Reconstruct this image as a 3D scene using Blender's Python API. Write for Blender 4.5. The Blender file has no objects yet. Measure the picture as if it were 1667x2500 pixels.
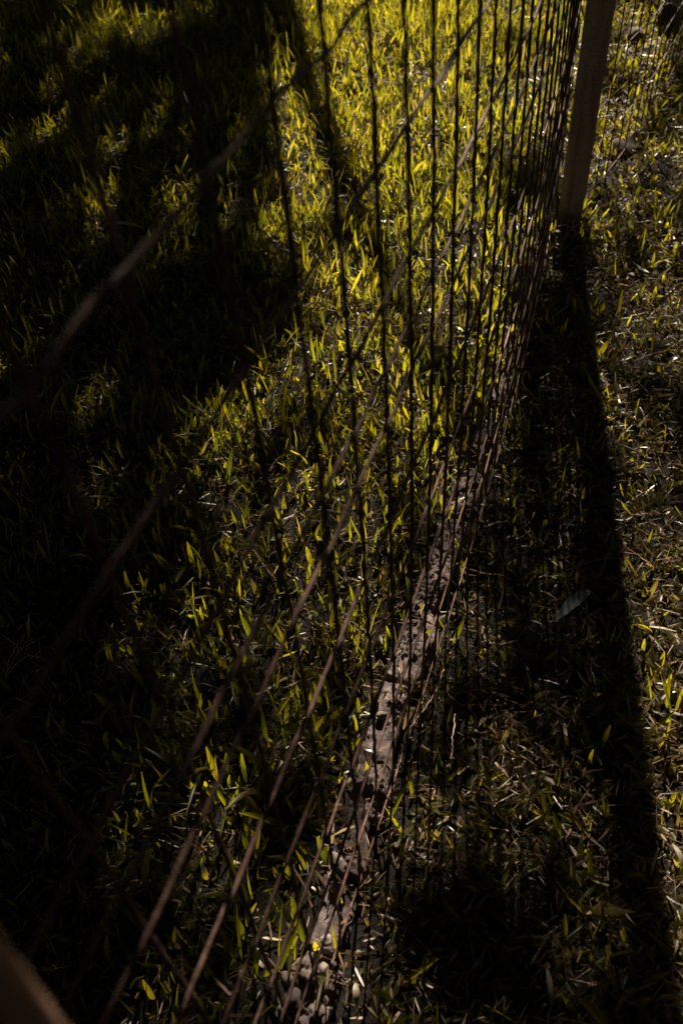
import bpy, math, random
import numpy as np
from mathutils import Matrix, Vector

RNG = np.random.default_rng(11)
random.seed(11)
sc = bpy.context.scene
COL = sc.collection

# ------------------------------------------------------------------ camera
H = 0.8222
YAW, PITCH, ROLL, FPX = math.radians(-23.289), math.radians(47.594), math.radians(-4.776), 2189.7
cy_, sy_, cp_, sp_ = math.cos(YAW), math.sin(YAW), math.cos(PITCH), math.sin(PITCH)
FW = np.array([sy_*cp_, cy_*cp_, -sp_])
r0 = np.array([cy_, -sy_, 0.0])
u0 = np.cross(r0, FW)
RT = r0*math.cos(ROLL) + u0*math.sin(ROLL)
UP = u0*math.cos(ROLL) - r0*math.sin(ROLL)
cam_d = bpy.data.cameras.new('camera')
cam = bpy.data.objects.new('camera', cam_d)
COL.objects.link(cam)
cam.matrix_world = Matrix(((RT[0], UP[0], -FW[0], 0), (RT[1], UP[1], -FW[1], 0),
                           (RT[2], UP[2], -FW[2], H), (0, 0, 0, 1)))
cam_d.sensor_fit = 'VERTICAL'
cam_d.sensor_height = 36.0
cam_d.lens = FPX/2500*36.0
cam_d.clip_start = 0.01
cam_d.clip_end = 1000
cam_d.dof.use_dof = True
cam_d.dof.focus_distance = 1.02
cam_d.dof.aperture_fstop = 8.0
sc.camera = cam

# ------------------------------------------------------------------ light
SUN_EL = math.radians(33)
SUN_AZ = math.radians(-13.6)            # from +Y, negative = towards -X
S = np.array([math.sin(SUN_AZ)*math.cos(SUN_EL), math.cos(SUN_AZ)*math.cos(SUN_EL), math.sin(SUN_EL)])
w = bpy.data.worlds.new('World')
sc.world = w
w.use_nodes = True
nt = w.node_tree
nt.nodes.clear()
sky = nt.nodes.new('ShaderNodeTexSky')
sky.sky_type = 'NISHITA'
sky.sun_disc = False
sky.sun_elevation = SUN_EL
sky.sun_rotation = SUN_AZ
bg = nt.nodes.new('ShaderNodeBackground')
bg.inputs['Strength'].default_value = 0.0065
wo = nt.nodes.new('ShaderNodeOutputWorld')
nt.links.new(sky.outputs[0], bg.inputs[0])
nt.links.new(bg.outputs[0], wo.inputs[0])
sun_d = bpy.data.lights.new('sun', 'SUN')
sun_d.energy = 5.0
sun_d.angle = math.radians(0.53)
sun_d.color = (1.0, 0.86, 0.66)
sun = bpy.data.objects.new('sun', sun_d)
COL.objects.link(sun)
sun.rotation_euler = Vector(-S).to_track_quat('-Z', 'Y').to_euler()
sc.view_settings.view_transform = 'Standard'
sc.view_settings.look = 'None'
sc.view_settings.gamma = 1
sc.view_settings.use_curve_mapping = False
sc.view_settings.exposure = 1.62
sc.cycles.max_bounces = 6
sc.cycles.transmission_bounces = 4

# ------------------------------------------------------------------ helpers
def tag(o, label=None, cat=None, group=None, kind=None):
    if label: o['label'] = label
    if cat: o['category'] = cat
    if group: o['group'] = group
    if kind: o['kind'] = kind
    return o

def link(name, me, mat, parent=None, smooth=True):
    o = bpy.data.objects.new(name, me)
    COL.objects.link(o)
    if mat is not None and not me.materials:
        me.materials.append(mat)
    if parent is not None:
        o.parent = parent
    if smooth and len(me.polygons):
        me.polygons.foreach_set('use_smooth', [True]*len(me.polygons))
    return o

def mesh_np(name, V, F):
    """V (n,3) float, F (m,k) int -> mesh"""
    me = bpy.data.meshes.new(name)
    V = np.asarray(V, dtype=np.float32)
    F = np.asarray(F, dtype=np.int32)
    k = F.shape[1]
    me.vertices.add(len(V))
    me.vertices.foreach_set('co', V.ravel())
    me.loops.add(F.size)
    me.loops.foreach_set('vertex_index', F.ravel())
    me.polygons.add(len(F))
    me.polygons.foreach_set('loop_start', np.arange(0, F.size, k, dtype=np.int32))
    me.polygons.foreach_set('loop_total', np.full(len(F), k, dtype=np.int32))
    me.update(calc_edges=True)
    return me

def add_attr(me, name, vals):
    a = me.attributes.new(name, 'FLOAT', 'POINT')
    a.data.foreach_set('value', np.asarray(vals, dtype=np.float32))

def empty(name, loc=(0, 0, 0)):
    o = bpy.data.objects.new(name, None)
    o.empty_display_size = 0.02
    COL.objects.link(o)
    o.location = loc
    return o

def tube(pts, rad, n=7, cap=True):
    """tube through pts (k,3); rad scalar or (k,) or (k,n)"""
    P = np.asarray(pts, float)
    k = len(P)
    T = np.gradient(P, axis=0)
    T /= np.linalg.norm(T, axis=1)[:, None] + 1e-12
    ref = np.array([0.13, 0.21, 0.97]) if abs(T[:, 2]).mean() < 0.8 else np.array([0.9, 0.37, 0.11])
    A = np.cross(T, ref); A /= np.linalg.norm(A, axis=1)[:, None]
    B = np.cross(T, A)
    th = np.linspace(0, 2*np.pi, n, endpoint=False)
    R = np.broadcast_to(np.asarray(rad, float).reshape(-1, 1) if np.ndim(rad) < 2 else rad, (k, n))
    V = P[:, None] + R[..., None]*(A[:, None]*np.cos(th)[None, :, None] + B[:, None]*np.sin(th)[None, :, None])
    V = V.reshape(-1, 3)
    F = []
    for i in range(k-1):
        for j in range(n):
            a, b = i*n+j, i*n+(j+1) % n
            F.append((a, b, b+n, a+n))
    V = np.vstack([V, P[0], P[-1]])
    if cap:
        c0, c1 = k*n, k*n+1
        for j in range(n):
            F.append((c0, (j+1) % n, j, j))
            F.append((c1, (k-1)*n+j, (k-1)*n+(j+1) % n, (k-1)*n+(j+1) % n))
    return V, F

def tube_mesh(name, pts, rad, n=7):
    V, F = tube(pts, rad, n)
    me = bpy.data.meshes.new(name)
    F = [tuple(dict.fromkeys(f)) for f in F]
    me.from_pydata([tuple(v) for v in V], [], F)
    me.update()
    return me

def vnoise(p, seed=0):
    """cheap smooth value noise, p (...,3)"""
    p = np.asarray(p, float)
    i = np.floor(p).astype(np.int64)
    f = p - i
    f = f*f*(3-2*f)
    def h(ix, iy, iz):
        n = (ix*374761393 + iy*668265263 + iz*2147483647 + seed*974634777) & 0xffffffff
        n = ((n ^ (n >> 13))*1274126177) & 0xffffffff
        n = n ^ (n >> 16)
        return (n & 0xffff)/65535.0
    r = 0
    for dx in (0, 1):
        for dy in (0, 1):
            for dz in (0, 1):
                wgt = (f[..., 0] if dx else 1-f[..., 0])*(f[..., 1] if dy else 1-f[..., 1])*(f[..., 2] if dz else 1-f[..., 2])
                r = r + wgt*h(i[..., 0]+dx, i[..., 1]+dy, i[..., 2]+dz)
    return r

def n2(x, y, s, seed=0):
    return vnoise(np.stack([np.asarray(x)*s, np.asarray(y)*s, np.zeros_like(np.asarray(x, float))], -1), seed)

def ray(px, py):
    """direction of the view through a photo position: used only to survey where things stand"""
    d = RT*((px-833.5)/FPX) - UP*((py-1250)/FPX) + FW
    return d

def on_ground(px, py, z=0.0):
    d = ray(px, py)
    return np.array([0, 0, H]) + d*((z-H)/d[2])

def on_x(px, py, x):
    d = ray(px, py)
    return np.array([0, 0, H]) + d*(x/d[0])

def project(P):
    Q = P - np.array([0, 0, H])
    zc = Q@FW
    return 833.5 + FPX*(Q@RT)/zc, 1250 - FPX*(Q@UP)/zc, zc

# ------------------------------------------------------------------ materials
def mat_new(name):
    m = bpy.data.materials.new(name)
    m.use_nodes = True
    t = m.node_tree
    t.nodes.clear()
    out = t.nodes.new('ShaderNodeOutputMaterial')
    return m, t, out

def N(t, typ, **kw):
    n = t.nodes.new(typ)
    for k, v in kw.items():
        setattr(n, k, v)
    return n

def ramp(t, stops, fac):
    r = N(t, 'ShaderNodeValToRGB')
    e = r.color_ramp.elements
    while len(e) > 1:
        e.remove(e[0])
    e[0].position, e[0].color = stops[0][0], (*stops[0][1], 1)
    for p, c in stops[1:]:
        x = e.new(p)
        x.color = (*c, 1)
    t.links.new(fac, r.inputs[0])
    return r

def noise(t, scale, detail=4, rough=0.6, vec=None):
    n = N(t, 'ShaderNodeTexNoise')
    n.inputs['Scale'].default_value = scale
    n.inputs['Detail'].default_value = detail
    n.inputs['Roughness'].default_value = rough
    if vec is not None:
        t.links.new(vec, n.inputs['Vector'])
    return n

def solid(name, stops, scale, rough=0.8, bump=0.0, bscale=None, metallic=0.0, spec=0.3, dist=0.001):
    m, t, out = mat_new(name)
    tc = N(t, 'ShaderNodeTexCoord')
    nz = noise(t, scale, vec=tc.outputs['Object'])
    rp = ramp(t, stops, nz.outputs[0])
    b = N(t, 'ShaderNodeBsdfPrincipled')
    t.links.new(rp.outputs[0], b.inputs['Base Color'])
    b.inputs['Roughness'].default_value = rough
    b.inputs['Metallic'].default_value = metallic
    b.inputs['Specular IOR Level'].default_value = spec
    if bump:
        nb = noise(t, bscale or scale*3, 6, 0.7, tc.outputs['Object'])
        bp = N(t, 'ShaderNodeBump')
        bp.inputs['Strength'].default_value = bump
        bp.inputs['Distance'].default_value = dist
        t.links.new(nb.outputs[0], bp.inputs['Height'])
        t.links.new(bp.outputs[0], b.inputs['Normal'])
    t.links.new(b.outputs[0], out.inputs[0])
    return m

def leafy(name, refl, trans, mixf, rough=0.4, spec=0.4):
    """thin leaf: tone attribute (0..1) picks the colour; part of the light goes through"""
    m, t, out = mat_new(name)
    at = N(t, 'ShaderNodeAttribute', attribute_name='tone')
    ra = ramp(t, refl, at.outputs['Fac'])
    rb = ramp(t, trans, at.outputs['Fac'])
    geo = N(t, 'ShaderNodeNewGeometry')
    nz = noise(t, 900, 3, 0.6, geo.outputs['Position'])
    mr = N(t, 'ShaderNodeMapRange')
    mr.inputs[1].default_value, mr.inputs[2].default_value = 0.3, 0.7
    mr.inputs[3].default_value, mr.inputs[4].default_value = 0.75, 1.2
    t.links.new(nz.outputs[0], mr.inputs[0])
    def vary(r):
        mx = N(t, 'ShaderNodeVectorMath', operation='SCALE')
        t.links.new(r.outputs[0], mx.inputs[0])
        t.links.new(mr.outputs[0], mx.inputs['Scale'])
        return mx.outputs[0]
    b = N(t, 'ShaderNodeBsdfPrincipled')
    t.links.new(vary(ra), b.inputs['Base Color'])
    b.inputs['Roughness'].default_value = rough
    b.inputs['Specular IOR Level'].default_value = spec
    tr = N(t, 'ShaderNodeBsdfTranslucent')
    t.links.new(vary(rb), tr.inputs[0])
    mx = N(t, 'ShaderNodeMixShader')
    mx.inputs[0].default_value = mixf
    t.links.new(b.outputs[0], mx.inputs[1])
    t.links.new(tr.outputs[0], mx.inputs[2])
    t.links.new(mx.outputs[0], out.inputs[0])
    return m

M_GRASS = leafy('grass_blade',
                [(0, (0.018, 0.026, 0.006)), (0.45, (0.032, 0.038, 0.006)), (0.75, (0.075, 0.062, 0.012)), (1, (0.20, 0.14, 0.075))],
                [(0, (0.14, 0.16, 0.007)), (0.25, (0.28, 0.275, 0.010)), (0.5, (0.45, 0.385, 0.013)), (0.75, (0.46, 0.37, 0.018)), (1, (0.22, 0.145, 0.05))],
                0.6, 0.42, 0.35)
M_STRAW = leafy('dry_straw',
                [(0, (0.07, 0.042, 0.022)), (0.5, (0.20, 0.125, 0.070)), (1, (0.42, 0.31, 0.21))],
                [(0, (0.10, 0.05, 0.02)), (0.5, (0.20, 0.12, 0.05)), (1, (0.30, 0.20, 0.10))],
                0.3, 0.36, 0.5)
M_DEADLEAF = leafy('dry_leaf', [(0, (0.16, 0.13, 0.09)), (1, (0.36, 0.30, 0.22))],
                   [(0, (0.25, 0.16, 0.07)), (1, (0.3, 0.22, 0.1))], 0.25, 0.5, 0.4)
M_BLUELEAF = leafy('blue_leaf', [(0, (0.045, 0.07, 0.065)), (1, (0.065, 0.095, 0.095))],
                   [(0, (0.06, 0.09, 0.02)), (1, (0.08, 0.1, 0.03))], 0.2, 0.55, 0.25)
M_CANOPY = leafy('canopy_leaf', [(0, (0.03, 0.055, 0.015)), (1, (0.06, 0.09, 0.02))],
                 [(0, (0.03, 0.05, 0.004)), (1, (0.05, 0.07, 0.005))], 0.25, 0.45, 0.3)
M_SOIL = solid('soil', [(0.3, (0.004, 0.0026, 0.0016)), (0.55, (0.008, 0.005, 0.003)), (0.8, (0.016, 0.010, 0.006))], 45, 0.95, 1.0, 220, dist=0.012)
M_CONC = solid('crumbling_concrete', [(0.25, (0.055, 0.041, 0.042)), (0.5, (0.120, 0.093, 0.095)), (0.75, (0.20, 0.160, 0.163))], 70, 0.92, 1.0, 260, dist=0.003)
_t = M_CONC.node_tree
_b = next(n for n in _t.nodes if n.type == 'BSDF_PRINCIPLED')
_src = _b.inputs['Base Color'].links[0].from_socket
_tc = next(n for n in _t.nodes if n.type == 'TEX_COORD')
_n = noise(_t, 26, 5, 0.65, _tc.outputs['Object'])
_r = ramp(_t, [(0.40, (0.42, 0.38, 0.36)), (0.50, (0.85, 0.84, 0.84)), (0.62, (1.15, 1.12, 1.08))], _n.outputs[0])
_m = N(_t, 'ShaderNodeMix', data_type='RGBA', blend_type='MULTIPLY')
_m.inputs[0].default_value = 1.0
_t.links.new(_src, _m.inputs[6]); _t.links.new(_r.outputs[0], _m.inputs[7]); _t.links.new(_m.outputs[2], _b.inputs['Base Color'])
M_STONE = solid('stone', [(0.3, (0.07, 0.052, 0.045)), (0.7, (0.16, 0.125, 0.11))], 160, 0.9, 0.8, 500)
M_DARKSTONE = solid('dark_stone', [(0.3, (0.03, 0.028, 0.03)), (0.7, (0.07, 0.06, 0.055))], 40, 0.9, 0.6, 200)
M_PALE = solid('pale_stone', [(0.3, (0.12, 0.098, 0.085)), (0.7, (0.26, 0.22, 0.195))], 60, 0.85, 0.4, 200)
M_WIRE = solid('rusty_wire', [(0.3, (0.030, 0.013, 0.009)), (0.5, (0.095, 0.046, 0.036)), (0.72, (0.20, 0.118, 0.10))], 160, 0.62, 0.9, 900, 0.25, 0.4, 0.0008)
def post_material():
    m, t, out = mat_new('grey_post')
    tc = N(t, 'ShaderNodeTexCoord')
    nz = noise(t, 330, 5, 0.75, tc.outputs['Object'])
    rp = ramp(t, [(0.32, (0.24, 0.165, 0.145)), (0.5, (0.46, 0.33, 0.30)), (0.68, (0.64, 0.49, 0.45))], nz.outputs[0])
    mp = N(t, 'ShaderNodeMapping')
    mp.inputs['Scale'].default_value = (70, 70, 6)
    t.links.new(tc.outputs['Object'], mp.inputs[0])
    st = noise(t, 1.0, 4, 0.6, mp.outputs[0])
    rs_ = ramp(t, [(0.40, (0.55, 0.48, 0.45)), (0.62, (1, 1, 1))], st.outputs[0])
    m1 = N(t, 'ShaderNodeMix', data_type='RGBA', blend_type='MULTIPLY')
    m1.inputs[0].default_value = 0.8
    t.links.new(rp.outputs[0], m1.inputs[6]); t.links.new(rs_.outputs[0], m1.inputs[7])
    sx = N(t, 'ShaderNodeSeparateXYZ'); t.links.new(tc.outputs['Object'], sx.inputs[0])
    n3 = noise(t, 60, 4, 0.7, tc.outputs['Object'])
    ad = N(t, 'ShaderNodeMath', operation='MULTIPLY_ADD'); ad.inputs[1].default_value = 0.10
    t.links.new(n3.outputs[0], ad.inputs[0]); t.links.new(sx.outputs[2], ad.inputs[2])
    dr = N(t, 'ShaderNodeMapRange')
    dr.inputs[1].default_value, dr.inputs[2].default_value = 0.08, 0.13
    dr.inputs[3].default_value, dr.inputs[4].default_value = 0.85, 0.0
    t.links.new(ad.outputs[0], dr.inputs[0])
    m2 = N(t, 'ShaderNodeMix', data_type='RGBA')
    m2.inputs[7].default_value = (0.03, 0.02, 0.013, 1)  # shade of the grass painted into the post colour, darker towards the foot
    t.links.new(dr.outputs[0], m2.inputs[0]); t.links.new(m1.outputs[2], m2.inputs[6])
    b = N(t, 'ShaderNodeBsdfPrincipled')
    b.inputs['Roughness'].default_value = 0.7
    b.inputs['Specular IOR Level'].default_value = 0.3
    t.links.new(m2.outputs[2], b.inputs['Base Color'])
    bp = N(t, 'ShaderNodeBump'); bp.inputs['Strength'].default_value = 0.4; bp.inputs['Distance'].default_value = 0.0006
    t.links.new(nz.outputs[0], bp.inputs['Height']); t.links.new(bp.outputs[0], b.inputs['Normal'])
    t.links.new(b.outputs[0], out.inputs[0])
    return m
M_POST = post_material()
M_BRACE = solid('brown_bar', [(0.3, (0.42, 0.23, 0.155)), (0.7, (0.55, 0.33, 0.24))], 120, 0.6, 0.3, 400)
M_BARK = solid('bark', [(0.3, (0.05, 0.035, 0.025)), (0.7, (0.12, 0.09, 0.07))], 12, 0.95, 0.9, 30, dist=0.01)
M_TWIG = solid('twig', [(0.3, (0.28, 0.18, 0.14)), (0.7, (0.50, 0.37, 0.29))], 200, 0.8, 0.3, 600)

# ------------------------------------------------------------------ ground
def ground_z(x, y):
    x = np.asarray(x, float); y = np.asarray(y, float)
    near = np.exp(-((x+0.4)**2 + (y-1.2)**2)/16.0)
    z = -0.016 + near*(0.022*(n2(x, y, 4.2, 3)-0.5) + 0.010*(n2(x, y, 13.0, 5)-0.5))
    return z

def axis(lo, hi, step, far):
    a = list(np.arange(lo, hi+1e-6, step))
    s = step
    v = hi
    while v < far:
        s *= 1.5; v += s; a.append(v)
    s = step; v = lo
    while v > -far:
        s *= 1.5; v -= s; a.insert(0, v)
    return np.array(a)

gx, gy = axis(-3.2, 1.2, 0.04, 400), axis(-0.8, 4.0, 0.04, 400)
GX, GY = np.meshgrid(gx, gy)
GZ = ground_z(GX, GY)
V = np.stack([GX, GY, GZ], -1).reshape(-1, 3)
nx, ny = len(gx), len(gy)
ii, jj = np.meshgrid(np.arange(nx-1), np.arange(ny-1))
a = (jj*nx+ii).ravel()
F = np.stack([a, a+1, a+1+nx, a+nx], -1)
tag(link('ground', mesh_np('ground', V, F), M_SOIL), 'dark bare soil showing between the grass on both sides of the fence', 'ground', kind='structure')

# ------------------------------------------------------------------ fence line
def fence_x(y, z=0.3):
    y = np.asarray(y, float); z = np.asarray(z, float)
    x = -0.128 - 0.058*np.clip(y-0.5, 0, None)**2
    return x + 0.0020 - 0.036*(z-0.33)**2

W_SP = 0.05
Y0 = 0.2757
ROWS = [1.205, 1.130, 1.058, 0.985, 0.913, 0.840, 0.768, 0.6955, 0.6231, 0.5510, 0.5079, 0.4690, 0.3873, 0.3053, 0.2278, 0.1556, 0.0891, 0.004]
Y_A, Y_B = Y0 - 13*W_SP, 1.46

def wire_rad(k, r, n=7):
    base = r*(1 + 0.10*RNG.standard_normal((k, 1)).clip(-1.5, 1.5))
    return base*(1 + 0.09*RNG.standard_normal((k, n)).clip(-2, 2))

fence = tag(empty('wire_fence', (-0.128, 0.4, 0)), 'long rusty wire mesh fence in front of the grey post, running from near left', 'fence')
OFF = np.array([0.128, -0.4, 0.0])
a_idx = range(-13, 24)
for ai in a_idx:
    yb = Y0 + W_SP*ai + RNG.normal(0, 0.0012)
    if yb > Y_B: break
    z = np.arange(-0.012, 1.215, 0.011)
    wob = 0.0004*np.sin(z*2*np.pi/0.148 + RNG.uniform(0, 6)) + 0.0025*(n2(z, z*0+ai, 2.2, 8)-0.5)
    pts = np.stack([fence_x(yb, z) + 0.00025*RNG.standard_normal(len(z)) - 0.0012, yb + wob, z], -1)
    link('vertical_wire', tube_mesh('vertical_wire', pts+OFF, wire_rad(len(z), 0.00135)), M_WIRE, fence)
for zi, zr in enumerate(ROWS):
    y = np.arange(Y_A-0.02, Y_B+0.005, 0.0105)
    zz = zr + 0.0007*np.sin((y-Y0)*2*np.pi/0.1 + zi*2.1) + 0.0045*(n2(y, y*0+zi*3.3, 1.6, 21)-0.5)
    ph = ((y-Y0+W_SP/2) % W_SP) - W_SP/2                       # each crossing kinks the wire a little
    zz = zz + RNG.normal(0, 0.0011, 80)[np.clip(np.round((y-Y0)/W_SP).astype(int)+20, 0, 79)]*np.exp(-(ph/0.009)**2)
    xx = fence_x(y, zz) + 0.0016 + 0.0003*np.cos((y-Y0)*2*np.pi/0.05)
    rr = wire_rad(len(y), 0.00122)
    link('horizontal_wire', tube_mesh('horizontal_wire', np.stack([xx, y, zz], -1)+OFF, rr), M_WIRE, fence)
# cut ends of the mesh, bent round the lowest wire
for ai in range(-6, 17):
    yb = Y0 + W_SP*ai
    s = np.linspace(0, 1, 9)
    ang = s*RNG.uniform(3.0, 5.5)
    px = fence_x(yb, 0.0) + 0.0016 + 0.0034*np.cos(ang+2.5)
    pz = 0.004 + 0.0034*np.sin(ang+2.5)
    pts = np.stack([px, yb + 0.0025 + s*0.012*RNG.choice([-1, 1]), pz], -1)
    link('wire_end', tube_mesh('wire_end', pts+OFF, wire_rad(9, 0.0012)), M_WIRE, fence)

# second panel, beyond the post
P2 = [(-0.150, 1.475)]
for k, ang in enumerate([13, 13, 13, 12, 11, 10, 8, 7, 6, 6, 6, 6, 6, 6, 6, 6, 6, 6, 6, 6, 6, 6, 6, 6]):
    t_ = math.radians(ang)
    P2.append((P2[-1][0]+W_SP*math.sin(t_), P2[-1][1]+W_SP*math.cos(t_)))
P2 = np.array(P2)
f2 = tag(empty('wire_fence', (P2[4][0], P2[4][1], 0)), 'short thin wire mesh panel behind the grey post, bending away to the right', 'fence')
OFF2 = -np.array([P2[4][0], P2[4][1], 0])
for k, (x, y) in enumerate(P2):
    z = np.arange(-0.01, 1.215, 0.02)
    pts = np.stack([x + 0.0016*(n2(z, z*0+k, 3, 4)-0.5), y + 0.004*(n2(z, z*0+k, 2, 9)-0.5), z], -1)
    link('vertical_wire', tube_mesh('vertical_wire', pts+OFF2, wire_rad(len(z), 0.0012)), M_WIRE, f2)
for zi, zr in enumerate(ROWS[:10] + ROWS[11:]):
    s = np.linspace(0, len(P2)-1, len(P2)*3)
    x = np.interp(s, np.arange(len(P2)), P2[:, 0]) + 0.0022
    y = np.interp(s, np.arange(len(P2)), P2[:, 1])
    z = zr + 0.0015*np.sin(s*0.7+zi)
    link('horizontal_wire', tube_mesh('horizontal_wire', np.stack([x, y, z], -1)+OFF2, wire_rad(len(s), 0.0009)), M_WIRE, f2)

# ------------------------------------------------------------------ post
post = tag(empty('fence_post', (-0.150, 1.43, -0.02)), 'tall round grey post standing at the far end of the long wire fence', 'post')
z = np.linspace(-0.03, 1.52, 60)
pr = 0.0198*(1 + 0.012*(n2(z, z*0, 9, 2)-0.5))
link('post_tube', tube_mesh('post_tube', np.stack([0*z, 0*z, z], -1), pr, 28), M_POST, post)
zz = np.array([1.515, 1.522, 1.535, 1.54])
link('post_cap', tube_mesh('post_cap', np.stack([0*zz, 0*zz, zz], -1), np.array([0.0215, 0.0218, 0.0205, 0.014]), 28), M_POST, post)
for zt in (0.20, 0.46, 0.77, 1.08):
    th = np.linspace(math.radians(75), math.radians(215), 26)
    R_ = 0.0205
    pts = np.stack([R_*np.cos(th), R_*np.sin(th), zt + 0.003*th/3], -1)
    link('tie_wire', tube_mesh('tie_wire', pts, 0.0010, 6), M_WIRE, post)

# ------------------------------------------------------------------ brown bar low in the near corner
pa, pb = on_x(-320, 1985, -0.084), on_x(412, 2900, -0.078)
s = np.linspace(0, 1, 30)[:, None]
pts = pa*(1-s) + pb*s
pm = (pa+pb)/2
br = tag(link('brace_bar', tube_mesh('brace_bar', pts-pm, 0.0041*(1+0.02*RNG.standard_normal(30)), 16), M_BRACE),
         'smooth brown bar slanting across the bottom left corner, close and blurred', 'bar')
br.location = pm

# ------------------------------------------------------------------ crumbling concrete footing
def rock(name, size, seed, sub=3, amp=0.35, flat=1.0, freq=1.6):
    import bmesh
    bm = bmesh.new()
    bmesh.ops.create_icosphere(bm, subdivisions=sub, radius=1.0)
    for v in bm.verts:
        c = np.array(v.co)
        d = 1 + amp*(vnoise(c*freq+seed*7.3, seed)-0.5)*2 + amp*0.4*(vnoise(c*freq*3+seed, seed+1)-0.5)*2
        c = c*d
        v.co = Vector(c*np.array(size))
    me = bpy.data.meshes.new(name)
    bm.to_mesh(me); bm.free()
    return me

foot = tag(empty('concrete_footing', (-0.155, 0.6, -0.01)), 'crumbling strip of pinkish grey concrete lying in the soil under the long wire fence', 'footing')
FO = np.array([0.155, -0.6, 0.01])
def foot_centre(y):
    return np.interp(y, [0.05, 0.14, 0.40, 0.57, 0.75, 1.1, 1.4], [-0.130, -0.136, -0.152, -0.160, -0.160, -0.165, -0.178])
segs = [(0.06, 0.205), (0.20, 0.272), (0.268, 0.352), (0.346, 0.478), (0.472, 0.565), (0.558, 0.668), (0.663, 0.726), (0.722, 0.81), (0.84, 0.91), (0.94, 1.03), (1.06, 1.14), (1.18, 1.30)]
for k, (ya, yb) in enumerate(segs):
    nl, nw = max(8, int((yb-ya)/0.0014)), 46
    hw0 = 0.0185 if k < 8 else 0.014
    top = (0.007, 0.001, 0.007, 0.010, 0.005, 0.006, 0.000, 0.000, -0.002, -0.002, -0.004, -0.004)[k]
    u = np.linspace(0, 1, nl); v = np.linspace(-1, 1, nw)
    U, Vv = np.meshgrid(u, v, indexing='ij')
    y = ya + (yb-ya)*U
    hwl = hw0*(0.62+0.3*n2(y, y*0, 30, k)+0.35*n2(y, y*0, 75, k+9)); hwr = hw0*(0.6+0.9*n2(y, y*0+5, 22, k+40))
    endf = np.clip(np.minimum(U, 1-U)*(yb-ya)/0.006, 0, 1)**0.5
    x = foot_centre(y) + np.where(Vv < 0, Vv*hwl, Vv*hwr)*(0.75+0.25*endf)
    edge = np.clip((1-np.abs(Vv))/0.16, 0, 1)**0.6*endf
    z = -0.030 + (top+0.030)*edge
    mk = np.clip((n2(x, y, 34, 80)-0.3)*2.2, 0.15, 1.25)
    z = z + edge*(0.011*(n2(x, y, 40, 60+k)-0.5) + 0.005*(n2(x, y, 105, 70)-0.5) + mk*(0.006*(n2(x, y, 230, 71)-0.5) + 0.005*(n2(x, y, 560, 72)-0.5)))
    z = np.where(Vv > 0, z - 0.010*Vv**2, z)
    V = np.stack([x, y, z], -1).reshape(-1, 3)+FO
    I, J = np.meshgrid(np.arange(nl-1), np.arange(nw-1), indexing='ij')
    a = (I*nw+J).ravel()
    link('concrete_chunk', mesh_np('concrete_chunk', V, np.stack([a, a+nw, a+nw+1, a+1], -1)), M_CONC, foot)

# stones lying on and beside the footing
PEB = [(735, 2355, 0.0075, 'stone', 'oval tan pebble on the concrete at the bottom, largest of the pebbles there'),
       (788, 2365, 0.0040, 'pale', 'small pale round pebble on the concrete, right of the oval tan pebble'),
       (712, 2440, 0.0085, 'dark', 'dark grey stone set in the concrete at the bottom edge'),
       (757, 2385, 0.0070, 'stone', 'flat brown stone just below the oval tan pebble'),
       (702, 2390, 0.0055, 'stone', 'small grey brown stone left of the oval tan pebble'),
       (775, 2468, 0.0080, 'stone', 'broad grey stone at the very bottom right of the concrete'),
       (828, 2108, 0.0090, 'stone', 'smooth rounded stone at the broken left edge of the concrete'),
       (930, 1745, 0.0065, 'stone', 'knob of tan stone on the left edge of the concrete halfway along'),
       (795, 2295, 0.0050, 'pale', 'pale chip of stone by the grass tuft at the concrete'),
       (208, 640, 0.0065, 'pale', 'small white oval stone lying in the dark grass at left'),
       (1250, 470, 0.0070, 'pale', 'upright white pebble behind the dense wires left of the post'),
       (1567, 327, 0.0055, 'pale', 'small white pebble in the grass right of the post'),
       (1540, 672, 0.0055, 'pale', 'small grey white pebble low on the right, below the post foot'),
       (62, 227, 0.0035, 'pale', 'tiny white pebble near the top left corner'),
       (1358, 570, 0.0075, 'pale', 'pale stone chip beside the foot of the post')]
for k, (px, py, r, mt, lab) in enumerate(PEB):
    zt = 0.014 if k < 9 else 0.018
    c = on_ground(px, py, zt)
    me = rock('pebble', (r, r*RNG.uniform(0.7, 0.95), r*RNG.uniform(0.5, 0.75)), 30+k, 3, 0.42, freq=1.3)
    o = tag(link('pebble', me, {'stone': M_STONE, 'pale': M_PALE, 'dark': M_DARKSTONE}[mt]), lab, 'pebble', 'pebbles lying about the fence')
    o.location = c
    o.rotation_euler = (RNG.uniform(-.3, .3), RNG.uniform(-.3, .3), RNG.uniform(0, 6))

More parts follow.
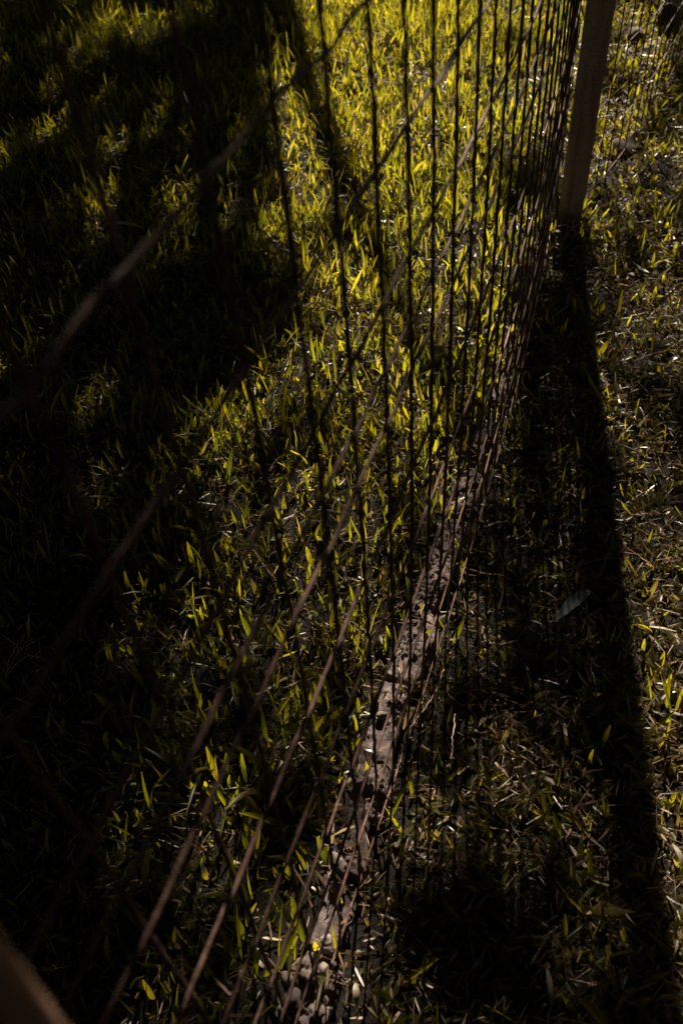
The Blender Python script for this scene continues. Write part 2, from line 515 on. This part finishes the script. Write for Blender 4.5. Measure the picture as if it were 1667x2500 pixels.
# rocks in the far right corner
c = on_ground(1628, 60, 0.0)
o = tag(link('rock', rock('rock', (0.026, 0.022, 0.034), 5, 4, 0.22), M_DARKSTONE), 'dark rounded rock in the grass at the top right corner', 'rock')
o.location = (c[0], c[1], 0.012)
o = tag(link('rock', rock('rock', (0.030, 0.022, 0.030), 9, 4, 0.3), M_PALE), 'pale sunlit rock standing behind the dark rounded rock, top right', 'rock')
o.location = (c[0]+0.012, c[1]+0.075, 0.02)
o = tag(link('rock', rock('rock', (0.05, 0.03, 0.028), 15, 4, 0.3), M_DARKSTONE), 'wide dark rock cut by the right edge of the picture at the top', 'rock')
c = on_ground(1690, 10, 0.0)
o.location = (c[0]+0.01, c[1], 0.01)
c = on_ground(1372, 385, 0.0)
for k, (px, py, lab) in enumerate([(1380+150, 385, 'pale lump of earth behind the thin wires right of the post'), (1545, 110, 'pale clod further up behind the thin wires right of the post')]):
    c = on_ground(px, py-30, 0.0)
    o = tag(link('clod', rock('clod', (0.024, 0.03, 0.014), 50+k, 3, 0.4), M_STONE), lab, 'clod')
    o.location = (c[0], c[1], -0.004)

# ------------------------------------------------------------------ grass (nobody could count it)
def blades(x, y, zb, L, Wd, az, lean, curl, twist, tone, seg=4, fold=0.22):
    n = len(x)
    t = np.linspace(0, 1, seg+1)
    ang = lean[:, None] + curl[:, None]*t[None]              # angle from vertical
    ds = L[:, None]/seg
    hx = np.concatenate([np.zeros((n, 1)), np.cumsum(np.sin((ang[:, 1:]+ang[:, :-1])/2)*ds, 1)], 1)
    hz = np.concatenate([np.zeros((n, 1)), np.cumsum(np.cos((ang[:, 1:]+ang[:, :-1])/2)*ds, 1)], 1)
    ca, sa = np.cos(az)[:, None], np.sin(az)[:, None]
    P = np.stack([x[:, None]+hx*ca, y[:, None]+hx*sa, zb[:, None]+hz], -1)
    tg = np.stack([np.sin(ang)*ca, np.sin(ang)*sa, np.cos(ang)], -1)
    side = np.stack([-sa*np.ones_like(ang), ca*np.ones_like(ang), np.zeros_like(ang)], -1)
    nor = np.cross(tg, side)
    tw = (twist[:, None]*(0.3+t[None]))[..., None]
    sd = side*np.cos(tw) + nor*np.sin(tw)
    nn = np.cross(tg, sd)
    prof = np.interp(t, [0, 0.15, 0.55, 0.85, 1.0], [0.66, 0.92, 1.0, 0.84, 0.22])
    hw = (Wd[:, None]*0.5*prof[None])[..., None]
    Vv = np.stack([P - sd*hw, P + nn*hw*fold*2, P + sd*hw], 2)      # n, seg+1, 3, 3
    per = (seg+1)*3
    base = (np.arange(n)*per)[:, None, None]
    i = np.arange(seg)[None, :, None]*3
    j = np.arange(2)[None, None, :]
    a = (base+i+j).reshape(-1)
    Fq = np.stack([a, a+1, a+4, a+3], -1)
    return Vv.reshape(-1, 3), Fq, np.repeat(tone, per)

def slivers(x, y, zb, L, Wd, az, lean, curl, twist, tone):
    Vv, Fq, tt = blades(x, y, zb, L, Wd, az, lean, curl, twist, tone, 2, 0.0)
    n = len(x)
    Vv = Vv.reshape(n, 3, 3, 3)[:, :, [0, 2], :]
    base = (np.arange(n)*6)[:, None]
    F = np.stack([base+np.array([[0, 2]]), base+np.array([[1, 3]]), base+np.array([[3, 5]]), base+np.array([[2, 4]])], -1).reshape(-1, 4)
    return Vv.reshape(-1, 3), F, np.repeat(tone, 6)

def in_view(x, y, m):
    px, py, zc = project(np.stack([x, y, np.zeros_like(x)], -1))
    return (zc > 0.2) & (px > -m) & (px < 1667+m) & (py > -m) & (py < 2500+m)

def scatter(n, xr=(-3.0, 1.1), yr=(-0.5, 3.8), keep_out=0.09, m=430):
    x = RNG.uniform(*xr, n); y = RNG.uniform(*yr, n)
    k = in_view(x, y, m) | (RNG.random(n) < keep_out)
    return x[k], y[k]

def foot_clear(x, y, hw=0.028):
    """1 well away from the footing, lower over it"""
    d = np.abs(x-foot_centre(y))
    on = (d < hw) & (y > 0.05) & (y < 1.25)
    p = np.where(on, 0.09, 1.0)
    for q in (0.195, 0.265, 0.47, 0.557, 0.69, 0.83, 0.93, 1.05):
        p = np.where(on & (np.abs(y-q) < 0.016), 0.6, p)
    p = np.where(on & (y > 0.70), np.maximum(p, 0.5), p)
    p = np.where(on & (y <= 0.70), np.maximum(p, 0.07+0.25*(n2(x, y, 14, 90) > 0.62)), p)
    lee = (x > foot_centre(y)+hw-0.005) & (x < -0.06) & (y > 0.05) & (y < 0.8)
    p = np.where(lee, np.minimum(p, 0.85), p)
    return RNG.random(len(x)) < p

def right_side(x, y):
    return np.clip((x - fence_x(y) + 0.01)/0.03, 0, 1)

# green blades
x, y = scatter(430000)
den = 0.35 + 0.75*n2(x, y, 9, 31)*1.0 + 0.5*(n2(x, y, 26, 32)-0.5)
rs = right_side(x, y)
far = np.clip((y-0.9)/1.2, 0, 1)
den = den*(0.88+0.14*rs)*(1.0-0.08*far)
k = (RNG.random(len(x)) < den) & foot_clear(x, y)
k &= (x+0.15)**2 + (y-1.43)**2 > 0.024**2
x, y = x[k], y[k]; rs = rs[k]; far = far[k]; n = len(x)
tuft = n2(x, y, 15, 33)
L = RNG.gamma(7, 0.0062, n)*(0.75+0.7*tuft)*(1-0.25*rs)
L = np.clip(L*0.76*(0.78+0.2*far), 0.012, 0.075)
fine = RNG.random(n) < 0.28
Wd = np.clip(RNG.normal(0.0041, 0.0015, n), 0.0018, 0.0085)
Wd = np.where(fine, RNG.uniform(0.0009, 0.0020, n), Wd)
L = np.where(fine, L*RNG.uniform(0.9, 1.5, n), L)
az = RNG.uniform(0, 2*np.pi, n)
lean = np.abs(RNG.normal(0.35, 0.32, n)) + rs*RNG.uniform(0.1, 0.75, n)
curl = RNG.normal(0.55, 0.5, n)
twist = RNG.normal(0, 0.5, n)
tone = np.clip(0.36 - 0.08*rs + 0.25*RNG.standard_normal(n) + 0.18*(n2(x, y, 6, 34)-0.5) + 0.12*rs, 0, 0.8)
dry = RNG.random(n) < 0.06 + 0.20*rs
tone = np.where(dry, RNG.uniform(0.8, 1.0, n), tone)
# blades pressed round the foot of the post
m_ = 90
pa_ = RNG.uniform(0, 6.283, m_); pr0 = RNG.uniform(0.021, 0.05, m_)
x = np.append(x, -0.15+pr0*np.cos(pa_)); y = np.append(y, 1.43+pr0*np.sin(pa_))
L = np.append(L, RNG.uniform(0.02, 0.055, m_)); Wd = np.append(Wd, RNG.uniform(0.002, 0.006, m_))
az = np.append(az, pa_+RNG.normal(0, 0.9, m_)); lean = np.append(lean, RNG.uniform(0.05, 0.6, m_))
curl = np.append(curl, RNG.normal(0.3, 0.4, m_)); twist = np.append(twist, RNG.normal(0, 0.5, m_))
tone = np.append(tone, np.where(RNG.random(m_) < 0.3, RNG.uniform(0.75, 1, m_), RNG.uniform(0.1, 0.5, m_)))
n = len(x)
Vg, Fg, Tg = blades(x, y, ground_z(x, y)-0.002, L, Wd, az, lean, curl, twist, tone, 3)
tip = np.where(RNG.random(n) < 0.35, RNG.uniform(0.2, 0.6, n), 0)
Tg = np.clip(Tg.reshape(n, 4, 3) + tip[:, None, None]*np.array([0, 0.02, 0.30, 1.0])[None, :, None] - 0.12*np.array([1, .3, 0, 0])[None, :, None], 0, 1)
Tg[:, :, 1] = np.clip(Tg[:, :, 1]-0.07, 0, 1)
Tg = Tg.ravel()
me = mesh_np('grass', Vg, Fg); add_attr(me, 'tone', Tg)
tag(link('grass', me, M_GRASS), 'yellow green broad bladed lawn grass on both sides of the wire fence', 'grass', kind='stuff')
print('grass blades', n)

# dry thatch between the blades
x, y = scatter(400000)
rs = right_side(x, y)
k = (RNG.random(len(x)) < (0.42+0.75*n2(x, y, 14, 41))*(0.85+0.3*rs)*np.where(y > 1.5, 0.55, 1.0)) & (foot_clear(x, y) | (RNG.random(len(x)) < 0.12))
k &= (x+0.15)**2 + (y-1.43)**2 > 0.021**2
x, y = x[k], y[k]; n = len(x)
L = np.clip(RNG.gamma(2.6, 0.0058, n), 0.005, 0.05)
Wd = np.clip(RNG.gamma(3, 0.0005, n), 0.0006, 0.0042)
lean = RNG.normal(1.35, 0.28, n)
on = np.abs(x-foot_centre(y)) < 0.028
zb = np.where(on & (y > 0.06) & (y < 0.82), 0.014, ground_z(x, y) + RNG.uniform(0.0, 0.014, n))
Vg, Fg, Tg = slivers(x, y, zb, L, Wd, RNG.uniform(0, 6.283, n), lean, RNG.normal(0.1, 0.7, n), RNG.normal(0, 1.0, n), RNG.random(n)**1.7)
me = mesh_np('dry_thatch', Vg, Fg); add_attr(me, 'tone', Tg)
tag(link('dry_thatch', me, M_STRAW), 'short dry straw and cut grass lying between the green blades', 'thatch', kind='stuff')
print('thatch', n)

# ------------------------------------------------------------------ single leaves, stems and weeds
def leaf_thing(name, p0, p1, width, mat, tone, label, cat, arch=0.006, seg=8):
    p0, p1 = np.array(p0, float), np.array(p1, float)
    s = np.linspace(0, 1, seg+1)
    P = p0 + (p1-p0)*s[:, None]; P[:, 2] += arch*np.sin(np.pi*s)
    d = (p1-p0)/np.linalg.norm(p1-p0)
    sd = np.cross(d, [0, 0, 1]); sd /= np.linalg.norm(sd)
    hw = width/2*np.interp(s, [0, .2, .5, .8, 1], [.35, .9, 1, .6, .05])[:, None]
    up = np.cross(sd, d)
    V = np.stack([P-sd*hw+up*hw*0.35, P, P+sd*hw+up*hw*0.2], 1).reshape(-1, 3)
    F = []
    for i in range(seg):
        for j in range(2):
            a = i*3+j
            F.append((a, a+1, a+4, a+3))
    o_ = V.mean(0)
    me = mesh_np(name, V-o_, F); add_attr(me, 'tone', np.full(len(V), tone))
    o = tag(link(name, me, mat), label, cat)
    o.location = o_
    return o

def G(px, py, z=0.03): return on_ground(px, py, z)

leaf_thing('fallen_leaf', G(1438, 1442), G(1350, 1520), 0.0145, M_BLUELEAF, 0.5, 'broad blue green leaf lying on the dark grass right of the fence', 'leaf')
leaf_thing('fallen_leaf', G(447, 218, .05), G(490, 330, .04), 0.006, M_BLUELEAF, 0.6, 'long thin blue grey leaf in the dark grass at upper left', 'leaf')
leaf_thing('dry_leaf', G(272, 548, .045), G(352, 558, .04), 0.0085, M_DEADLEAF, 0.9, 'pale cream dry leaf lying flat in the dark grass at left', 'leaf')
leaf_thing('dry_leaf', G(568, 520, .03), G(678, 512, .03), 0.005, M_DEADLEAF, 0.3, 'narrow buff dry leaf between blades at the edge of the sunlit grass', 'leaf')
leaf_thing('dry_leaf', G(0, 2, .04), G(85, 18, .04), 0.005, M_DEADLEAF, 0.1, 'thin grey leaf at the very top left corner', 'leaf')
leaf_thing('dry_leaf', G(868, 2400, .03), G(873, 2470, .022), 0.0055, M_DEADLEAF, 0.1, 'pointed grey dry leaf in the grass at the bottom right of the concrete', 'leaf')
leaf_thing('dry_leaf', G(1335, 2365, .028), G(1346, 2470, .02), 0.0042, M_DEADLEAF, 0.2, 'grey brown dry leaf standing in the dark grass near the bottom', 'leaf')
leaf_thing('dry_leaf', G(848, 1900, .03), G(862, 1930, .025), 0.006, M_DEADLEAF, 1.0, 'small white dry leaf tip beside the left edge of the concrete', 'leaf')
leaf_thing('dry_leaf', G(1640, 2060, .035), G(1672, 2135, .03), 0.0045, M_DEADLEAF, 0.5, 'dry blade leaf at the sunlit right edge of the picture', 'leaf')
leaf_thing('fallen_leaf', G(668, 1310, .035), G(690, 1335, .03), 0.012, M_DEADLEAF, 0.0, 'short grey folded leaf among bright blades left of the wires', 'leaf')

def stem_thing(pts, r, label, cat='straw', knots=True):
    P = np.array([G(*q) for q in pts])
    s = np.linspace(0, len(P)-1, len(P)*7)
    Q = np.stack([np.interp(s, np.arange(len(P)), P[:, i]) for i in range(3)], -1)
    Q = Q + 0.0006*RNG.standard_normal(Q.shape)
    rr = r*(1+0.25*RNG.random(len(Q)))
    c_ = Q.mean(0)
    o = tag(link('grass_straw', tube_mesh('grass_straw', Q-c_, rr, 6), M_TWIG), label, cat)
    o.location = c_
    return o

stem_thing([(1083, 1635, .05), (1064, 1690, .04), (1030, 1740, .03), (1003, 1775, .02), (988, 1798, .012)], 0.0007, 'thin pale dry stem curving over the grass just right of the concrete')
stem_thing([(1268, 2157, .03), (1260, 2210, .025), (1258, 2262, .02)], 0.0008, 'short upright dry stem with a knot in the dark grass at the lower middle')
stem_thing([(1363, 2262, .03), (1335, 2288, .03), (1312, 2325, .025), (1297, 2352, .02)], 0.0009, 'slanting pinkish dry stem below the short upright dry stem')
stem_thing([(1110, 1742, .03), (1105, 1800, .03), (1100, 1880, .02)], 0.0006, 'faint brown stem standing in the grass right of the curving stem')
stem_thing([(1445, 1600, .03), (1442, 1625, .03), (1440, 1660, .02)], 0.0007, 'pink branching dry stem at the left edge of the dark post shadow')
stem_thing([(950, 2195, .025), (948, 2220, .02), (942, 2240, .015)], 0.0008, 'short knotted brown stem beside the pointed green blade near the fence foot')

# dry branching sprig at the left edge
sp = tag(empty('dry_sprig', tuple(G(20, 1655, 0.0))), 'pale feathery dry sprig with many fine twigs in the dark left edge', 'sprig')
so = -G(20, 1655, 0.0)
def twig(parent, pts, r):
    P = np.array(pts)+so
    link('twig', tube_mesh('twig', P, np.linspace(r, r*0.5, len(P)), 5), M_TWIG, parent)
stems = [[(14, 1655), (30, 1615), (52, 1585), (85, 1565)], [(14, 1655), (40, 1620), (70, 1600), (98, 1605)], [(14, 1655), (24, 1610), (40, 1580), (60, 1560)]]
for st in stems:
    pts = [G(px, py, 0.012+0.013*i) for i, (px, py) in enumerate(st)]
    twig(sp, pts, 0.0007)
    for i in range(1, 4):
        for q in range(4):
            b0 = np.array(pts[i-1])*(1-(q+.5)/4) + np.array(pts[i])*((q+.5)/4)
            d = (np.array(pts[i])-np.array(pts[i-1])); d /= np.linalg.norm(d)
            sdv = np.cross(d, [0, 0, 1])*(1 if q % 2 else -1)
            e = b0 + (d*0.6+sdv*RNG.uniform(.4, .9))*RNG.uniform(0.008, 0.016) + np.array([0, 0, RNG.uniform(0, .006)])
            twig(sp, [b0, (b0+e)/2+np.array([0, 0, .001]), e], 0.0004)

# five-legged weed at the foot of the post
wc = on_ground(1396, 560, 0.03)
wd = tag(empty('weed', tuple(wc)), 'small star shaped weed spreading at the foot of the grey post', 'weed')
for k, (px, py) in enumerate([(1420, 552), (1412, 586), (1378, 586), (1362, 552), (1400, 535)]):
    e = on_ground(px, py, 0.025)-wc
    pts = [np.zeros(3), e*0.5+np.array([0, 0, 0.006]), e]
    link('stalk', tube_mesh('stalk', np.array(pts), np.array([.0009, .0008, .0005]), 5), M_TWIG, wd)

# ------------------------------------------------------------------ tree that shades the lawn (unseen, towards the sun; leaves placed to shape shade)
D2S = 1667/1568.0
def poly(px, py, P):
    P = np.array(P)*D2S
    inside = np.zeros(px.shape, bool)
    j = len(P)-1
    for i in range(len(P)):
        c = ((P[i, 1] > py) != (P[j, 1] > py)) & (px < (P[j, 0]-P[i, 0])*(py-P[i, 1])/(P[j, 1]-P[i, 1]+1e-9)+P[i, 0])
        inside ^= c
        j = i
    return inside
OPEN = [  # sunlit openings, outlined on the lawn; (outline, share of sun let through)
    ([(640, -600), (655, 100), (640, 250), (690, 480), (730, 640), (700, 800), (560, 880), (490, 1000), (480, 1250), (430, 1500), (400, 1800), (380, 2100), (340, 2700),
      (700, 2700), (900, 1800), (1040, 1300), (1250, 620), (1330, 400), (1420, -600)], 1.0),
    ([(1240, 640), (1330, 400), (1420, -600), (2200, -600), (2200, 2900), (640, 2900), (860, 1900)], 0.68),
    ([(220, 190), (330, 200), (320, 420), (270, 440)], 0.46),
    ([(370, -60), (540, -200), (560, 60), (450, 170), (370, 150)], 0.5),
    ([(160, -60), (300, -200), (290, 60), (230, 140), (170, 130)], 0.32),
    ([(10, 170), (100, 190), (120, 290), (30, 270)], 0.3),
    ([(340, 430), (520, 400), (690, 420), (690, 520), (400, 540)], 0.5),
    ([(0, 540), (110, 560), (130, 720), (0, 700)], 0.2),
    ([(120, 760), (260, 720), (260, 960), (150, 1000)], 0.22),
    ([(60, 1060), (230, 1050), (260, 1250), (80, 1240)], 0.22)]
SHADE = [  # smaller patches of shade inside the openings
    ([(1080, 340), (1330, 300), (1320, 560), (1120, 480)], 0.30),
    ([(1110, 40), (1200, 30), (1240, 110), (1120, 120)], 0.5),
    ([(480, 1020), (900, 1030), (1010, 1090), (1000, 1180), (760, 1150), (500, 1100)], 0.5),
    ([(520, 1330), (700, 1420), (640, 1640), (520, 1500)], 0.6),
    ([(560, 1660), (780, 1680), (760, 1800), (560, 1760)], 0.5),
    ([(1150, 620), (1420, 620), (1400, 860), (1130, 1000)], 0.3),
    ([(1255, 600), (1385, 600), (1440, 950), (1505, 1450), (1570, 2600), (1410, 2600), (1370, 1600), (1240, 1150)], 0.36)]
def sunlit(x, y):
    px, py, zc = project(np.stack([x, y, np.zeros_like(x)], -1))
    ok = zc > 0.15
    T = np.full(x.shape, 0.0)
    for P, v in OPEN:
        T = np.maximum(T, np.where(poly(px, py, P) & ok, v, 0))
    for P, v in SHADE:
        T = np.where(poly(px, py, P) & ok, np.minimum(T, v), T)
    out = ~ok | (px < -40) | (px > 1750) | (py < -80) | (py > 2600)
    T = T*np.interp(py, [400, 760, 1000, 1500, 2500], [1.0, 0.87, 0.71, 0.60, 0.55])
    T = np.where(poly(px, py, [(900, 1700), (1400, 1250), (1490, 2700), (540, 2700)]), np.minimum(T, 0.5), T)
    T = np.where(poly(px, py, [(1460, 1300), (1700, 1100), (1700, 2700), (1580, 2700)]), 0.9, T)
    T = np.where(poly(px, py, [(390, 1600), (800, 1650), (700, 2500), (330, 2500)]), np.maximum(T, 0.62), T)
    T = np.where((np.abs(x-foot_centre(y)) < 0.035) & (y > 0.0) & (y < 0.85), np.maximum(T, 0.86), T)
    T = np.where(out, np.where((x > -0.2) & (x < 1.2), np.where(y > 0.5, 0.8, np.where(y > -0.5, 0.5, np.where(y > -0.72, 0.32, 0.09))), 0.0), T)
    return T

def crown_leaves(C, size, name, root, origin):
    n = len(C)
    nrm = RNG.standard_normal((n, 3)) + np.array([0, 0, 0.7]) + S*0.8
    nrm /= np.linalg.norm(nrm, axis=1)[:, None]
    ta = np.cross(nrm, RNG.standard_normal((n, 3))); ta /= np.linalg.norm(ta, axis=1)[:, None]
    tb = np.cross(nrm, ta)
    ln = size*RNG.uniform(0.75, 1.25, n)[:, None]; wd_ = ln*RNG.uniform(0.45, 0.65, n)[:, None]
    Vl = np.stack([C-ta*ln, C-tb*wd_+nrm*0.1*ln, C+ta*ln, C+tb*wd_+nrm*0.1*ln], 1).reshape(-1, 3)
    me = mesh_np(name, Vl-origin, np.arange(4*n).reshape(-1, 4))
    add_attr(me, 'tone', np.repeat(RNG.random(n), 4))
    o = link(name, me, M_CANOPY, root, smooth=False)
    o['kind'] = 'stuff'
    return o

def foot_of(C):
    """where the sun would throw this point's shadow on the lawn"""
    q = C - S[None]*(C[:, 2]/S[2])[:, None]
    return q[:, 0], q[:, 1]

nL = 44000
x = RNG.uniform(-3.2, 1.0, nL); y = RNG.uniform(-1.7, 3.6, nL)
pr_ = 1-sunlit(x, y)
for dx_, dy_ in ((.03, 0), (-.03, 0), (0, .03), (0, -.03)):
    pr_ = np.minimum(pr_, 1-0.85*sunlit(x+dx_, y+dy_))
k = RNG.random(nL) < pr_**1.6
x, y = x[k], y[k]; n = len(x)
hh = 1.75 + 0.9*n2(x, y, 1.5, 77) + RNG.uniform(0, 0.45, n)
C = np.stack([x, y, np.zeros(n)], -1) + S[None]*(hh/S[2])[:, None]
base = np.array([-1.9, 5.6, -0.02])
tree = tag(empty('tree', tuple(base)), 'unseen leafy tree beyond the lawn, its low crown shaped to shade the left side of the grass', 'tree')
crown_leaves(C, 0.04, 'unseen_crown', tree, base)
def limb(a, b, r0_, r1_, seed):
    s = np.linspace(0, 1, 12)
    P = np.array(a)*(1-s[:, None]) + np.array(b)*s[:, None]
    P += 0.06*np.stack([np.sin(s*5+seed), np.cos(s*4+seed*2), 0.6*np.sin(s*3+seed)], -1)*np.sin(np.pi*s)[:, None]
    return P, np.linspace(r0_, r1_, 12)
P, R_ = limb((0, 0, -0.1), (0.05, -0.35, 2.0), 0.13, 0.09, 1)
link('unseen_trunk', tube_mesh('unseen_trunk', P, R_, 14), M_BARK, tree)
top = P[-1]
for k, tgt in enumerate([(-2.9, 4.0, 2.5), (-2.0, 3.2, 2.5), (-3.3, 5.2, 2.6), (-1.3, 3.6, 2.5), (-2.4, 2.4, 2.3), (-1.0, 4.6, 2.7), (-1.2, 2.7, 2.3)]):
    P, R_ = limb(top-np.array([0, 0, 0.1*(k % 3)]), np.array(tgt)-base, 0.045, 0.008, k*1.7)
    link('unseen_branch', tube_mesh('unseen_branch', P, R_, 8), M_BARK, tree)
# more trees, added unseen round the lawn: their crowns block most of the sky
RING = [(3.6, 5.2, 2.9), (5.2, 0.6, 2.9), (3.0, -3.8, 2.9), (-2.0, -4.4, 2.9), (-6.0, -2.2, 3.0), (0.4, 0.2, 2.2)]
WHERE = ['far right of the lawn', 'right of the lawn', 'behind and to the right of the camera', 'behind the camera', 'left of the fence side lawn']
for k, (tx, ty, rad) in enumerate(RING):
    m_ = 9000
    d = RNG.standard_normal((m_, 3)); d /= np.linalg.norm(d, axis=1)[:, None]
    rr = rad*RNG.uniform(0.55, 1.0, m_)[:, None]
    if k < 5:
        C = np.array([tx, ty, 3.0]) + d*rr*np.array([1, 1, 1.05])
    else:
        C = np.array([tx, ty, 4.6]) + d*rr*np.array([1.5, 1.5, 0.6])
    C += 0.35*np.stack([n2(C[:, 0], C[:, 1], 1.3, 5)-.5, n2(C[:, 1], C[:, 2], 1.3, 6)-.5, n2(C[:, 2], C[:, 0], 1.3, 7)-.5], -1)
    fx, fy = foot_of(C)
    T = sunlit(fx, fy)
    for dx_, dy_ in ((.1, 0), (-.1, 0), (0, .1), (0, -.1)):
        T = np.maximum(T, sunlit(fx+dx_, fy+dy_))
    C = C[(C[:, 2] > 0.15) & (RNG.random(m_) < 1-T)]
    if k < 5:
        b0 = np.array([tx, ty, -0.02])
        t2 = tag(empty('tree', tuple(b0)), 'bushy dark tree added to block the sky, standing ' + WHERE[k], 'tree', 'added sky blocking trees round the lawn')
        P, R_ = limb((0, 0, -0.1), (0.1, 0.1, 3.4), 0.12, 0.05, k)
        link('unseen_trunk', tube_mesh('unseen_trunk', P, R_, 12), M_BARK, t2)
        crown_leaves(C, 0.11, 'unseen_crown', t2, b0)
    else:
        crown_leaves(C, 0.11, 'sky_blocking_crown', tree, base)  # added crown overhead, keeps sky light off the lawn
print('canopy leaves', n)
